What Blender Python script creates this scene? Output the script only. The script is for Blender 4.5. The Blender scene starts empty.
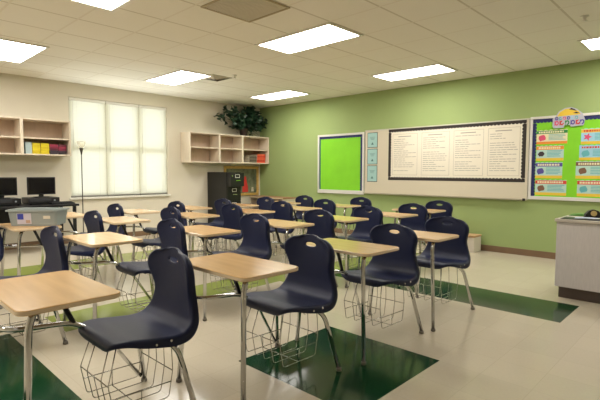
import bpy, bmesh, math, random
from mathutils import Vector, Matrix
random.seed(7)
scn = bpy.context.scene
col = scn.collection
PI = math.pi

# ------------------------------------------------------------------ materials
def srgb(r, g, b):
    f = lambda c: (c/255/12.92) if c/255 <= .04045 else ((c/255+.055)/1.055)**2.4
    return (f(r), f(g), f(b), 1)

def mat(name, rgb, rough=.5, metal=0., spec=.5, noise=0., nscale=8., bump=0., coat=0., emit=None, stretch=None, noise2=None):
    m = bpy.data.materials.new(name); m.use_nodes = True
    nt = m.node_tree; b = nt.nodes['Principled BSDF']
    b.inputs['Base Color'].default_value = rgb
    b.inputs['Roughness'].default_value = rough
    b.inputs['Metallic'].default_value = metal
    b.inputs['Specular IOR Level'].default_value = spec
    b.inputs['Coat Weight'].default_value = coat
    b.inputs['Coat Roughness'].default_value = .1
    if noise or bump:
        tc = nt.nodes.new('ShaderNodeTexCoord'); mp = nt.nodes.new('ShaderNodeMapping')
        nt.links.new(tc.outputs['Object'], mp.inputs['Vector'])
        if stretch: mp.inputs['Scale'].default_value = stretch
        n = nt.nodes.new('ShaderNodeTexNoise'); n.inputs['Scale'].default_value = nscale
        n.inputs['Detail'].default_value = 5
        nt.links.new(mp.outputs[0], n.inputs['Vector'])
        if noise:
            cr = nt.nodes.new('ShaderNodeValToRGB')
            a = [max(0, c*(1-noise)) for c in rgb[:3]]+[1]
            z = list(noise2) if noise2 else [min(1, c*(1+noise)) for c in rgb[:3]]+[1]
            cr.color_ramp.elements[0].color = a; cr.color_ramp.elements[1].color = z
            cr.color_ramp.elements[0].position = .3; cr.color_ramp.elements[1].position = .7
            nt.links.new(n.outputs['Fac'], cr.inputs['Fac'])
            nt.links.new(cr.outputs['Color'], b.inputs['Base Color'])
        if bump:
            bp = nt.nodes.new('ShaderNodeBump'); bp.inputs['Strength'].default_value = bump
            bp.inputs['Distance'].default_value = .004
            nt.links.new(n.outputs['Fac'], bp.inputs['Height']); nt.links.new(bp.outputs[0], b.inputs['Normal'])
    if emit:
        b.inputs['Emission Color'].default_value = rgb; b.inputs['Emission Strength'].default_value = emit
    return m

def grid_mat(name, rgb, line, sx, sy, ox, oy, w, rough, coat=0., noise=.04, nscale=30, spec=.5, speck=0., line2=None):
    """square tiles laid in world metres, seams of width w"""
    m = mat(name, rgb, rough, coat=coat, spec=spec)
    nt = m.node_tree; b = nt.nodes['Principled BSDF']
    tc = nt.nodes.new('ShaderNodeTexCoord'); sp = nt.nodes.new('ShaderNodeSeparateXYZ')
    nt.links.new(tc.outputs['Object'], sp.inputs[0])
    def M(op, a, c=None):
        n = nt.nodes.new('ShaderNodeMath'); n.operation = op
        for i, v in enumerate((a, c)):
            if v is None: continue
            if isinstance(v, (int, float)): n.inputs[i].default_value = v
            else: nt.links.new(v, n.inputs[i])
        return n.outputs[0]
    outs = []; cells = []
    for k, (s, o) in enumerate(((sx, ox), (sy, oy))):
        q = M('DIVIDE', M('SUBTRACT', sp.outputs[k], o), s)
        fr = M('FRACT', q); d = M('MINIMUM', fr, M('SUBTRACT', 1., fr))
        outs.append(M('LESS_THAN', d, w/2/s)); cells.append(M('FLOOR', q))
    fac = M('MAXIMUM', outs[0], outs[1])
    cb = nt.nodes.new('ShaderNodeCombineXYZ')
    nt.links.new(cells[0], cb.inputs[0]); nt.links.new(cells[1], cb.inputs[1])
    wn = nt.nodes.new('ShaderNodeTexWhiteNoise'); nt.links.new(cb.outputs[0], wn.inputs['Vector'])
    nz = nt.nodes.new('ShaderNodeTexNoise'); nz.inputs['Scale'].default_value = nscale; nz.inputs['Detail'].default_value = 6
    nt.links.new(tc.outputs['Object'], nz.inputs['Vector'])
    v = M('ADD', M('MULTIPLY', wn.outputs['Value'], noise), M('MULTIPLY', nz.outputs['Fac'], noise+speck))
    v = M('ADD', v, 1-noise-speck/2)
    hs = nt.nodes.new('ShaderNodeHueSaturation'); hs.inputs['Color'].default_value = rgb
    nt.links.new(v, hs.inputs['Value'])
    mx = nt.nodes.new('ShaderNodeMix'); mx.data_type = 'RGBA'
    nt.links.new(fac, mx.inputs['Factor']); nt.links.new(hs.outputs[0], mx.inputs[6]); mx.inputs[7].default_value = line
    last = mx.outputs[2]
    if line2:
        m2 = nt.nodes.new('ShaderNodeMix'); m2.data_type = 'RGBA'
        nt.links.new(outs[1], m2.inputs['Factor']); nt.links.new(last, m2.inputs[6]); m2.inputs[7].default_value = line2
        last = m2.outputs[2]
    nt.links.new(last, b.inputs['Base Color'])
    return m

NAVY = mat('navy_plastic', srgb(19, 27, 60), .45, bump=.25, nscale=400, spec=.32)
CHROME = mat('chrome', (.58, .58, .58, 1), .09, 1.)
WIRE = mat('basket_wire', (.46, .45, .42, 1), .25, 1.)
BLACKM = mat('black_metal', srgb(22, 22, 26), .4)
MAPLE = mat('maple_laminate', srgb(208, 170, 120), .2, noise=.06, nscale=3, stretch=(1, 9, 1), spec=.5)
MAPLE_EDGE = mat('maple_edge', srgb(220, 198, 166), .4)
RUBBER = mat('rubber', srgb(126, 120, 112), .6)
WALLC = mat('cream_paint', srgb(216, 208, 190), .85, noise=.02, nscale=3, bump=.05)
WALLG = mat('green_paint', srgb(150, 168, 108), .8, noise=.02, nscale=3, bump=.05)
BASEB = mat('brown_vinyl', srgb(122, 96, 72), .5, noise=.05)
FLOOR = grid_mat('cream_floor_tile', srgb(200, 190, 170), srgb(188, 178, 158), .305, .305, -1.41, 2.81, .003, .17, noise=.05, nscale=60, speck=.05)
FDARK = grid_mat('dark_green_floor_tile', srgb(17, 60, 33), srgb(13, 52, 28), .305, .305, -1.41, 2.81, .003, .13, noise=.08, nscale=60, speck=.1)
FLIME = grid_mat('lime_floor_tile', srgb(138, 150, 76), srgb(128, 140, 68), .305, .305, -1.41, 2.81, .003, .17, noise=.06, nscale=60, speck=.06)
CEIL = grid_mat('ceiling_tile', srgb(236, 232, 222), srgb(206, 199, 184), .61, .61, -3.09, 3.66, .022, .9, noise=.02, nscale=120, speck=.06, line2=srgb(228, 222, 210))  # seams running along x coloured paler to imitate light catching them
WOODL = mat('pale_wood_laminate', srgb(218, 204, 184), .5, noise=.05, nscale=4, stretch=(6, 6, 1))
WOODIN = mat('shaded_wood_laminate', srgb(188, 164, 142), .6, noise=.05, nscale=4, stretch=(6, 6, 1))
WHITEM = mat('white_paint_metal', srgb(225, 222, 212), .45)
GREYM = mat('grey_metal', srgb(150, 148, 142), .4, .6)
DIFF = bpy.data.materials.new('light_diffuser'); DIFF.use_nodes = True
_nt = DIFF.node_tree; _nt.nodes.clear()
_e = _nt.nodes.new('ShaderNodeEmission'); _e.inputs[0].default_value = (1, .965, .895, 1); _e.inputs[1].default_value = 14
_o = _nt.nodes.new('ShaderNodeOutputMaterial'); _nt.links.new(_e.outputs[0], _o.inputs[0])

def translucent(name, rgb, trans=.5, rough=.6):
    m = bpy.data.materials.new(name); m.use_nodes = True
    nt = m.node_tree; nt.nodes.clear()
    d = nt.nodes.new('ShaderNodeBsdfDiffuse'); t = nt.nodes.new('ShaderNodeBsdfTranslucent')
    d.inputs[0].default_value = rgb; t.inputs[0].default_value = rgb
    x = nt.nodes.new('ShaderNodeMixShader'); x.inputs[0].default_value = trans
    o = nt.nodes.new('ShaderNodeOutputMaterial')
    nt.links.new(d.outputs[0], x.inputs[1]); nt.links.new(t.outputs[0], x.inputs[2]); nt.links.new(x.outputs[0], o.inputs[0])
    return m
SLAT = translucent('blind_slat', srgb(243, 244, 232), .55)

def clear(name, rgb, amount, tint=None, rough=.05):
    """thin clear sheet: transparent mixed with a glossy and a little diffuse"""
    m = bpy.data.materials.new(name); m.use_nodes = True
    nt = m.node_tree; nt.nodes.clear()
    t = nt.nodes.new('ShaderNodeBsdfTransparent'); t.inputs[0].default_value = tint or (1, 1, 1, 1)
    p = nt.nodes.new('ShaderNodeBsdfPrincipled'); p.inputs['Base Color'].default_value = rgb; p.inputs['Roughness'].default_value = rough
    x = nt.nodes.new('ShaderNodeMixShader'); x.inputs[0].default_value = amount
    o = nt.nodes.new('ShaderNodeOutputMaterial')
    nt.links.new(t.outputs[0], x.inputs[1]); nt.links.new(p.outputs[0], x.inputs[2]); nt.links.new(x.outputs[0], o.inputs[0])
    return m
GLASS = clear('window_glass', (.8, .85, .82, 1), .08)
TOTE = clear('frosted_tote_plastic', srgb(166, 174, 172), .78, rough=.35)

def flat(name, r, g, b, rough=.6, **k): return mat(name, srgb(r, g, b), rough, **k)
LIMEP = flat('lime_paper', 128, 204, 36, .8, noise=.06, nscale=3, bump=.8)
NAVYB = flat('navy_border', 32, 38, 92, .7)
DARKB = flat('brown_black_border', 42, 34, 30, .7)
SILVER = flat('silver_frame', 214, 210, 204, .4)
BOARD = flat('cream_marker_board', 206, 196, 174, .5)
PAPER = flat('white_paper', 230, 222, 204, .8)
INK = flat('grey_ink', 160, 152, 142, .8)
BLUECARD = flat('pale_blue_card', 158, 196, 192, .7)
BLACK = flat('black_plastic', 16, 16, 18, .4)
BLACKMAT = flat('black_cabinet', 18, 19, 17, .5)
SCREEN = flat('dark_screen', 10, 10, 14, .12)
LEAF = flat('ivy_leaf', 22, 50, 28, .5, noise=.35, nscale=9)
STEM = flat('plant_stem', 60, 66, 36, .7)
POT = flat('dark_brown_pot', 44, 30, 22, .6)
GOLD = flat('gold_frame', 196, 158, 88, .4, noise=.15, nscale=20)
GREYLAM = flat('grey_laminate', 206, 199, 196, .5, noise=.05, nscale=10, stretch=(8, 8, 1))
DKBASE = flat('dark_toe_kick', 92, 80, 74, .6)
COUNTER = flat('light_counter_top', 200, 190, 176, .4)
CARD = flat('white_carton', 222, 214, 200, .7)
BROWNTOP = flat('brown_laminate', 164, 120, 84, .5, noise=.06, nscale=4)

# ------------------------------------------------------------------ mesh helpers
class MB:
    def __init__(s): s.v = []; s.f = []; s.m = []; s.sm = []
    def add(s, vs, fs, mi=0, smooth=False):
        o = len(s.v); s.v += [tuple(v) for v in vs]
        for f in fs: s.f.append(tuple(i+o for i in f)); s.m.append(mi); s.sm.append(smooth)
    def box(s, x0, x1, y0, y1, z0, z1, mi=0, ch=0.):
        if ch <= 0:
            vs = [(x, y, z) for x in (x0, x1) for y in (y0, y1) for z in (z0, z1)]
            s.add(vs, [(0, 1, 3, 2), (4, 6, 7, 5), (0, 4, 5, 1), (2, 3, 7, 6), (0, 2, 6, 4), (1, 5, 7, 3)], mi)
            return
        bm = bmesh.new(); r = bmesh.ops.create_cube(bm, size=1)
        for v in bm.verts:
            v.co = Vector(((x0+x1)/2+v.co.x*(x1-x0), (y0+y1)/2+v.co.y*(y1-y0), (z0+z1)/2+v.co.z*(z1-z0)))
        bmesh.ops.bevel(bm, geom=bm.edges[:], offset=ch, segments=2, affect='EDGES', profile=.5)
        s.bm(bm, mi)
    def bm(s, bm, mi=0, smooth=False):
        bm.verts.index_update(); 
        s.add([v.co[:] for v in bm.verts], [[v.index for v in f.verts] for f in bm.faces], mi, smooth); bm.free()
    def prism(s, pts, z0, z1, mi=0, ch=0., axis='z', smooth=False):
        """polygon pts (ccw) extruded along axis; (a,b) map to the other two axes in cyclic order"""
        def P(a, b, c): return {'z': (a, b, c), 'x': (c, a, b), 'y': (b, c, a)}[axis]
        n = len(pts)
        if ch > 0:
            c = Vector((sum(p[0] for p in pts)/n, sum(p[1] for p in pts)/n))
            ins = []
            for i in range(n):
                a, b, d = Vector(pts[i-1]), Vector(pts[i]), Vector(pts[(i+1) % n])
                e1 = (b-a).normalized(); e2 = (d-b).normalized()
                nn = Vector((-(e1.y+e2.y), e1.x+e2.x)); nn.normalize()
                ins.append(b+nn*ch)
            rings = [(ins, z0), (pts, z0+ch), (pts, z1-ch), (ins, z1)]
        else: rings = [(pts, z0), (pts, z1)]
        vs = [P(p[0], p[1], z) for r, z in rings for p in r]
        fs = [tuple(reversed(range(n)))]
        for k in range(len(rings)-1):
            for i in range(n):
                j = (i+1) % n; fs.append((k*n+i, k*n+j, (k+1)*n+j, (k+1)*n+i))
        fs.append(tuple((len(rings)-1)*n+i for i in range(n)))
        s.add(vs, fs, mi, smooth)
    def tube(s, pts, r, n=10, mi=0, smooth=True, cap=True, fillet=0.):
        P = [Vector(p) for p in pts]
        R = list(r) if isinstance(r, (list, tuple)) else [r]*len(P)
        if fillet:
            Q = [P[0]]; RR = [R[0]]
            for i in range(1, len(P)-1):
                a, b, c = P[i-1], P[i], P[i+1]
                d = min(fillet, (a-b).length*.45, (c-b).length*.45)
                p0 = b+(a-b).normalized()*d; p1 = b+(c-b).normalized()*d
                for t in (0, .25, .5, .75, 1):
                    Q.append((1-t)**2*p0+2*t*(1-t)*b+t*t*p1); RR.append(R[i])
            Q.append(P[-1]); RR.append(R[-1]); P, R = Q, RR
        T = []
        for i in range(len(P)):
            t = (P[min(i+1, len(P)-1)]-P[max(i-1, 0)]); T.append(t.normalized())
        u = T[0].orthogonal().normalized(); vs = []
        for i, p in enumerate(P):
            u = (u-T[i]*u.dot(T[i])); u = u.normalized() if u.length > 1e-6 else T[i].orthogonal().normalized()
            w = T[i].cross(u)
            for k in range(n):
                a = 2*PI*k/n; vs.append(p+(u*math.cos(a)+w*math.sin(a))*R[i])
        fs = []
        for i in range(len(P)-1):
            for k in range(n):
                j = (k+1) % n; fs.append((i*n+k, i*n+j, (i+1)*n+j, (i+1)*n+k))
        s.add(vs, fs, mi, smooth)
        if cap:
            o = len(s.v)-len(vs)
            s.f.append(tuple(o+k for k in reversed(range(n)))); s.m.append(mi); s.sm.append(False)
            s.f.append(tuple(o+(len(P)-1)*n+k for k in range(n))); s.m.append(mi); s.sm.append(False)
    def lathe(s, prof, cx=0, cy=0, n=24, mi=0, smooth=True):
        vs = []; fs = []
        for r, z in prof:
            for k in range(n):
                a = 2*PI*k/n; vs.append((cx+r*math.cos(a), cy+r*math.sin(a), z))
        for i in range(len(prof)-1):
            for k in range(n):
                j = (k+1) % n; fs.append((i*n+k, i*n+j, (i+1)*n+j, (i+1)*n+k))
        fs.append(tuple(reversed(range(n)))); fs.append(tuple((len(prof)-1)*n+k for k in range(n)))
        s.add(vs, fs, mi, smooth)
    def build(s, name, mats, parent=None, loc=(0, 0, 0), rz=0., **tags):
        me = bpy.data.meshes.new(name); me.from_pydata(s.v, [], s.f)
        for m in (mats if isinstance(mats, (list, tuple)) else [mats]): me.materials.append(m)
        for p, mi, sm in zip(me.polygons, s.m, s.sm): p.material_index = mi; p.use_smooth = sm
        me.update()
        return link(name, me, parent, loc, rz, **tags)

def link(name, me, parent=None, loc=(0, 0, 0), rz=0., **tags):
    o = bpy.data.objects.new(name, me); col.objects.link(o)
    o.location = loc; o.rotation_euler = (0, 0, rz)
    if parent is not None: o.parent = parent
    for k, v in tags.items(): o[k] = v
    return o
def thing(name, label, cat, loc=(0, 0, 0), rz=0., group=None):
    o = bpy.data.objects.new(name, None); col.objects.link(o); o.empty_display_size = .1
    o.location = loc; o.rotation_euler = (0, 0, rz); o['label'] = label; o['category'] = cat
    if group: o['group'] = group
    return o
def tag(o, label, cat, group=None):
    o['label'] = label; o['category'] = cat
    if group: o['group'] = group
    return o
def struct(o): o['kind'] = 'structure'; return o
def copy_tree(root, skip=()):
    r = root.copy(); col.objects.link(r)
    for ch in list(root.children):
        if ch.name.split('.')[0] in skip: continue
        c = ch.copy(); col.objects.link(c); c.parent = r
        for g in list(ch.children):
            if g.name.split('.')[0] in skip: continue
            d = g.copy(); col.objects.link(d); d.parent = c
    return r
def rrect(x0, x1, y0, y1, r, n=6):
    pts = []
    for cx, cy, a0 in ((x1-r, y1-r, 0), (x0+r, y1-r, PI/2), (x0+r, y0+r, PI), (x1-r, y0+r, 1.5*PI)):
        for k in range(n+1):
            a = a0+PI/2*k/n; pts.append((cx+r*math.cos(a), cy+r*math.sin(a)))
    return pts

# ------------------------------------------------------------------ camera (fitted to the photograph)
f_px, yaw, pit, rol, CH, H = 450.7, .765, .062, .003, 1.277, 2.836
cy_, sy_, cp, sp_ = math.cos(yaw), math.sin(yaw), math.cos(pit), math.sin(pit)
fw = Vector((-sy_*cp, cy_*cp, -sp_)); rt = Vector((cy_, sy_, 0)); up = rt.cross(fw)
r2 = rt*math.cos(rol)+up*math.sin(rol); u2 = up*math.cos(rol)-rt*math.sin(rol)
cam_d = bpy.data.cameras.new('camera'); cam = bpy.data.objects.new('camera', cam_d); col.objects.link(cam)
cam.matrix_world = Matrix(((r2.x, u2.x, -fw.x, 0), (r2.y, u2.y, -fw.y, 0), (r2.z, u2.z, -fw.z, CH), (0, 0, 0, 1)))
cam_d.sensor_width = 36; cam_d.lens = f_px/600*36; cam_d.clip_start = .02
scn.camera = cam

WX, WY = -8.464, 7.381        # window wall plane, green wall plane
XR, YB = 3.2, -3.6            # unseen walls behind the camera

# ------------------------------------------------------------------ room shell
def floor():
    rects = [(-2.36, -1.385, 1.86, 2.82, 1), (-4.06, -1.71, -.05, .925, 1), (-3.6, -1.01, 4.26, 4.93, 1),
             (-4.30, -3.78, 1.25, 3.6, 2), (-4.05, -3.5, 3.6, 6.4, 2), (-6.8, -6.15, .8, 3.6, 2)]
    xs = sorted({WX-.1, XR}|{r[0] for r in rects}|{r[1] for r in rects})
    ys = sorted({YB, WY+.1}|{r[2] for r in rects}|{r[3] for r in rects})
    b = MB()
    for i in range(len(xs)-1):
        for j in range(len(ys)-1):
            x, y = (xs[i]+xs[i+1])/2, (ys[j]+ys[j+1])/2; k = 0
            for r in rects:
                if r[0] < x < r[1] and r[2] < y < r[3]: k = r[4]; break
            b.add([(xs[i], ys[j], 0), (xs[i+1], ys[j], 0), (xs[i+1], ys[j+1], 0), (xs[i], ys[j+1], 0)], [(0, 1, 2, 3)], k)
    struct(b.build('floor', [FLOOR, FDARK, FLIME]))
floor()
b = MB(); b.box(WX-.1, XR, YB, WY+.1, H, H+.08); struct(b.build('ceiling', CEIL))
b = MB(); b.box(WX-.1, XR+.1, WY, WY+.12, 0, H); struct(b.build('wall_green', WALLG))
# window wall with an opening
WY0, WY1, WZ0, WZ1 = 2.95, 4.86, .81, 2.585
b = MB()
b.box(WX-.2, WX, YB, WY0, 0, H); b.box(WX-.2, WX, WY1, WY, 0, H)
b.box(WX-.2, WX, WY0, WY1, 0, WZ0); b.box(WX-.2, WX, WY0, WY1, WZ1, H)
struct(b.build('wall_window', WALLC))
b = MB(); b.box(XR, XR+.12, YB, WY, 0, H); struct(b.build('wall_right', WALLC))
b = MB(); b.box(WX-.2, XR+.1, YB-.12, YB, 0, H); struct(b.build('wall_back', WALLC))
b = MB(); b.box(WX+.012, XR, WY-.012, WY, 0, .098, 0, .004); struct(b.build('baseboard_green', BASEB))
b = MB(); b.box(WX, WX+.012, YB, WY, 0, .098, 0, .004); struct(b.build('baseboard_window', BASEB))
# window_1: frame with mullions, panes, sill
w1 = bpy.data.objects.new('window_1', None); col.objects.link(w1); w1['kind'] = 'structure'; w1.location = (WX, (WY0+WY1)/2, WZ0)
wo = (-WX, -(WY0+WY1)/2, -WZ0)
b = MB(); fx0, fx1 = WX-.125, WX-.066
b.box(fx0, fx1, WY0, WY0+.05, WZ0, WZ1); b.box(fx0, fx1, WY1-.05, WY1, WZ0, WZ1)
b.box(fx0, fx1, WY0+.05, WY1-.05, WZ0, WZ0+.06); b.box(fx0, fx1, WY0+.05, WY1-.05, WZ1-.05, WZ1)
for yc in (3.62, 4.26): b.box(fx0, fx1, yc-.05, yc+.05, WZ0+.06, WZ1-.05)
for y0, y1 in ((WY0+.05, 3.57), (3.67, 4.21), (4.31, WY1-.05)): b.box(fx0, fx1, y0, y1, 1.655, 1.735)
b.build('window_frame', WHITEM, w1, wo)
for y0, y1 in ((WY0+.05, 3.57), (3.67, 4.21), (4.31, WY1-.05)):
    for z0, z1 in ((WZ0+.06, 1.655), (1.735, WZ1-.05)):
        b = MB(); b.box(WX-.10, WX-.094, y0, y1, z0, z1); b.build('window_pane', GLASS, w1, wo)
b = MB(); b.box(WX-.065, WX+.05, WY0-.03, WY1+.03, WZ0-.035, WZ0, 0, .006); b.build('window_sill', WHITEM, w1, wo)

# blinds: three side by side in the opening
def blind(y0, y1, label):
    t = thing('window_blind', label, 'blind', (WX-.035, (y0+y1)/2, WZ1-.004), 0, 'horizontal blinds in the window')
    hw = (y1-y0)/2
    b = MB(); b.box(-.025, .025, -hw, hw, -.05, 0, 0, .004); b.build('head_rail', WHITEM, t)
    b = MB(); n = 66; top, bot = -.06, -(WZ1-WZ0)+.05
    a = math.radians(62)
    for k in range(n):
        z = top+(bot-top)*k/(n-1); pts = []
        for q in range(4):
            s = -.0185+.037*q/3; c = .0035*(1-(2*q/3-1)**2)
            pts.append((s*math.cos(a)+c*math.sin(a), s*math.sin(a)*-1+c*math.cos(a)))
        vs = [(px, yy, z+pz) for yy in (-hw+.004, hw-.004) for px, pz in pts]
        b.add(vs, [(i, i+1, 5+i, 4+i) for i in range(3)], 0, True)
    b.build('slats', SLAT, t)
    b = MB(); b.box(-.02, .02, -hw+.004, hw-.004, bot-.042, bot-.014, 0, .004); b.build('bottom_rail', GREYM, t)
    b = MB()
    for yy in (-hw*.6, hw*.6): b.tube([(.022, yy, -.05), (.022, yy, bot-.02)], .0012, 5)
    b.build('ladder_cord', WHITEM, t)
    b = MB(); b.tube([(.034, -hw*.82, -.045), (.036, -hw*.82, -.95)], .004, 6); b.build('tilt_wand', WHITEM, t)
for (y0, y1, l) in ((WY0+.008, 3.60, 'closed white blind in the left third of the window, nearest the wall shelf'),
                    (3.61, 4.25, 'closed white blind in the middle third of the window'),
                    (4.26, WY1-.008, 'closed white blind in the right third of the window')):
    blind(y0, y1, l)

# ------------------------------------------------------------------ ceiling fittings
def ceiling_light(x, y, label, proto=[None]):
    if proto[0] is None:
        t = thing('ceiling_light', label, 'ceiling light', (x, y, H), 0, 'fluorescent panels in the ceiling')
        b = MB()
        for (x0, x1, y0, y1) in ((-.6, -.565, -.3, .3), (.565, .6, -.3, .3), (-.565, .565, -.3, -.27), (-.565, .565, .27, .3)):
            b.box(x0, x1, y0, y1, -.014, -.001)
        b.build('light_frame', WHITEM, t)
        b = MB(); b.box(-.565, .565, -.27, .27, -.008, -.002); b.build('light_diffuser', DIFF, t)
        proto[0] = t
    else:
        t = copy_tree(proto[0]); t.location = (x, y, H); t['label'] = label
for x, y, l in ((-3.70, 3.965, 'bright ceiling panel at top centre, largest fully visible one, left of the green wall'),
                (-3.70, 6.40, 'bright ceiling panel close to the green wall above the chart display'),
                (-6.75, 6.40, 'bright ceiling panel in the far corner above the ivy plant'),
                (-6.75, 4.08, 'bright ceiling panel in front of the window beside the square air vent'),
                (-6.87, 1.68, 'bright ceiling panel cut by the left edge of the photo'),
                (-3.82, 1.67, 'bright ceiling panel cut by the top edge of the photo'),
                (-.80, 6.46, 'bright ceiling panel cut by the right edge of the photo')):
    ceiling_light(x, y, l)
t = thing('return_vent', 'large dark perforated return air vent set among the ceiling tiles', 'ceiling vent', (-3.40, 2.79, H))
b = MB()
for (x0, x1, y0, y1) in ((-.3, -.28, -.3, .3), (.28, .3, -.3, .3), (-.28, .28, -.3, -.28), (-.28, .28, .28, .3)): b.box(x0, x1, y0, y1, -.012, -.001)
b.build('vent_frame', flat('vent_frame', 176, 162, 132), t)
b = MB()
for k in range(22): b.box(-.28, .28, -.28+.56*k/22, -.28+.56*k/22+.014, -.009, -.002)
b.build('vent_grille', flat('vent_grille', 210, 202, 184), t)
b = MB(); b.box(-.28, .28, -.28, .28, -.0015, -.0005); b.build('vent_backing', flat('vent_dark', 176, 168, 148), t)
t = thing('supply_vent', 'small square louvred air diffuser beside the ceiling panel near the window', 'ceiling vent', (-6.28, 4.50, H))
b = MB()
for k, r in enumerate((.2, .15, .1, .05)):
    q = [(r, -.004-.006*k), (r-.03, -.016-.006*k)]
    vs = [(sx*rr, sy*rr, z) for rr, z in q for sx, sy in ((-1, -1), (1, -1), (1, 1), (-1, 1))]
    b.add(vs, [(i, (i+1) % 4, 4+(i+1) % 4, 4+i) for i in range(4)])
b.build('louvre', flat('vent_louvre', 186, 178, 160), t)
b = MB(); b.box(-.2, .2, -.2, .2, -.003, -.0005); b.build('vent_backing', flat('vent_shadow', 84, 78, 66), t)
def sprinkler(x, y, label):
    t = thing('sprinkler_head', label, 'sprinkler', (x, y, H), 0, 'sprinkler heads in the ceiling')
    b = MB(); b.lathe([(.04, -.001), (.04, -.006), (.02, -.012), (.014, -.03), (.012, -.04)], n=16); b.build('escutcheon', WHITEM, t)
    b = MB(); b.lathe([(.006, -.038), (.03, -.048), (.03, -.052), (.006, -.054)], n=16); b.build('deflector', WHITEM, t)
sprinkler(-5.88, 4.59, 'small sprinkler head in the ceiling beside the square diffuser')
sprinkler(-1.14, 5.27, 'small sprinkler head in the ceiling near the right edge of the photo')

# ------------------------------------------------------------------ student desks (chair and writing top on one frame)
def catmull(P, n):
    out = []
    for i in range(len(P)-1):
        p0, p1, p2, p3 = P[max(i-1, 0)], P[i], P[i+1], P[min(i+2, len(P)-1)]
        for k in range(n):
            t = k/n
            out.append([.5*((2*b)+(-a+c)*t+(2*a-5*b+4*c-d)*t*t+(-a+3*b-3*c+d)*t**3) for a, b, c, d in zip(p0, p1, p2, p3)])
    out.append(list(P[-1])); return out
def shell_meshes():
    #   y (towards the back), z, half width, curl towards the sitter at the sides, depth of the turned-back lip
    C = [(-.205, .420, .190, .0, .012), (-.213, .445, .196, .0, .012), (-.197, .466, .206, .0, .014), (-.14, .470, .220, .002, .024), (-.055, .457, .232, .004, .036),
         (.03, .443, .236, .006, .042), (.105, .434, .238, .008, .046), (.172, .440, .234, .012, .046), (.216, .478, .220, .014, .042), (.233, .542, .192, .012, .038),
         (.237, .61, .176, .014, .036), (.238, .67, .186, .026, .034), (.239, .735, .208, .042, .032), (.243, .785, .217, .045, .028), (.250, .828, .207, .036, .018)]
    prof = catmull(C, 12)
    # arc length resample
    L = [0]
    for a, c in zip(prof, prof[1:]): L.append(L[-1]+math.hypot(c[0]-a[0], c[1]-a[1]))
    NV, NU = 96, 40; rows = []; j = 0
    for k in range(NV+1):
        s = L[-1]*k/NV
        while j < len(L)-2 and L[j+1] < s: j += 1
        t = (s-L[j])/max(1e-9, L[j+1]-L[j]); rows.append([a+(c-a)*t for a, c in zip(prof[j], prof[j+1])]+[s])
    tot = L[-1]
    bm = bmesh.new(); G = []; para = {}
    for k, (y, z, hw, cu, lip, s) in enumerate(rows):
        a, c = rows[max(k-1, 0)], rows[min(k+1, NV)]
        tx = Vector((0, c[0]-a[0], c[1]-a[1])).normalized(); nrm = Vector((0, -tx.z, tx.y))   # towards the sitter
        d = tot-s; R = .125
        if d < R: hw = hw-R+math.sqrt(max(0, R*R-(R-d)**2))
        R = .085
        if s < R: hw = hw-R+math.sqrt(max(0, R*R-(R-s)**2))
        row = []
        for i in range(NU+1):
            u = -1+2*i/NU
            crown = .022*(1-u*u) if d < .12 else 0     # gently crowned top edge
            dz = crown*(1-d/.12) if d < .12 else 0
            p = Vector((u*hw, y, z))+nrm*(cu*abs(u)**2.2)+Vector((0, 0, dz))
            v = bm.verts.new(p); row.append(v); para[v] = (u*hw, s+dz)
        e0, e1 = row[0].co.copy(), row[NU].co.copy()
        for sd in (-1, 1):                                   # lip rolled over the side edge
            e = e0 if sd < 0 else e1
            rr = min(.013, lip); L_ = []
            for q in range(1, 6):
                th = PI/2*min(q, 4)/4
                p = e+Vector((sd*rr*math.sin(th), 0, 0))-nrm*(rr*(1-math.cos(th))+(max(0, lip-rr) if q == 5 else 0))
                v = bm.verts.new(p); L_.append(v); para[v] = (sd*(hw+.5), s)
            if sd < 0: row[:0] = L_[::-1]
            else: row += L_
        G.append(row)
    NL = NU+10
    hs = tot-.046; hx, hy = .052, .0165
    for k in range(NV):
        for i in range(NL):
            q = (G[k][i], G[k][i+1], G[k+1][i+1], G[k+1][i])
            x = sum(para[v][0] for v in q)/4; s = sum(para[v][1] for v in q)/4
            if ((x)/hx)**2+((s-hs)/hy)**2 < 1: continue
            bm.faces.new(q)
    loose = [v for v in bm.verts if not v.link_faces]
    for v in bm.verts:                       # snap the rim of the hand hole onto its ellipse
        if not v.link_faces: continue
        x, s = para[v]; e = math.sqrt((x/hx)**2+((s-hs)/hy)**2)
        if v.is_boundary and e < 2.0 and abs(x) < .08:
            px, ps = x/e, hs+(s-hs)/e
            v.co.x = px
            kk = min(NV-1, max(0, (ps)/tot*NV)); k0 = int(kk); t = kk-k0
            v.co.y = rows[k0][0]*(1-t)+rows[k0+1][0]*t-.0; v.co.z = rows[k0][1]*(1-t)+rows[k0+1][1]*t+.0
    bmesh.ops.delete(bm, geom=loose, context='VERTS')
    bmesh.ops.recalc_face_normals(bm, faces=bm.faces[:])
    me = bpy.data.meshes.new('shell'); bm.to_mesh(me); bm.free()
    o = bpy.data.objects.new('shell_tmp', me); col.objects.link(o)
    md = o.modifiers.new('s', 'SOLIDIFY'); md.thickness = .011; md.offset = 0; md.use_even_offset = False
    bv = o.modifiers.new('b', 'BEVEL'); bv.width = .0042; bv.segments = 2; bv.limit_method = 'ANGLE'; bv.angle_limit = 1.0
    dg = bpy.context.evaluated_depsgraph_get()
    full = bpy.data.meshes.new_from_object(o.evaluated_get(dg)); bpy.data.objects.remove(o)
    vn = [v.normal.copy() for v in full.vertices]; co = [v.co.copy() for v in full.vertices]
    res = []
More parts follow.
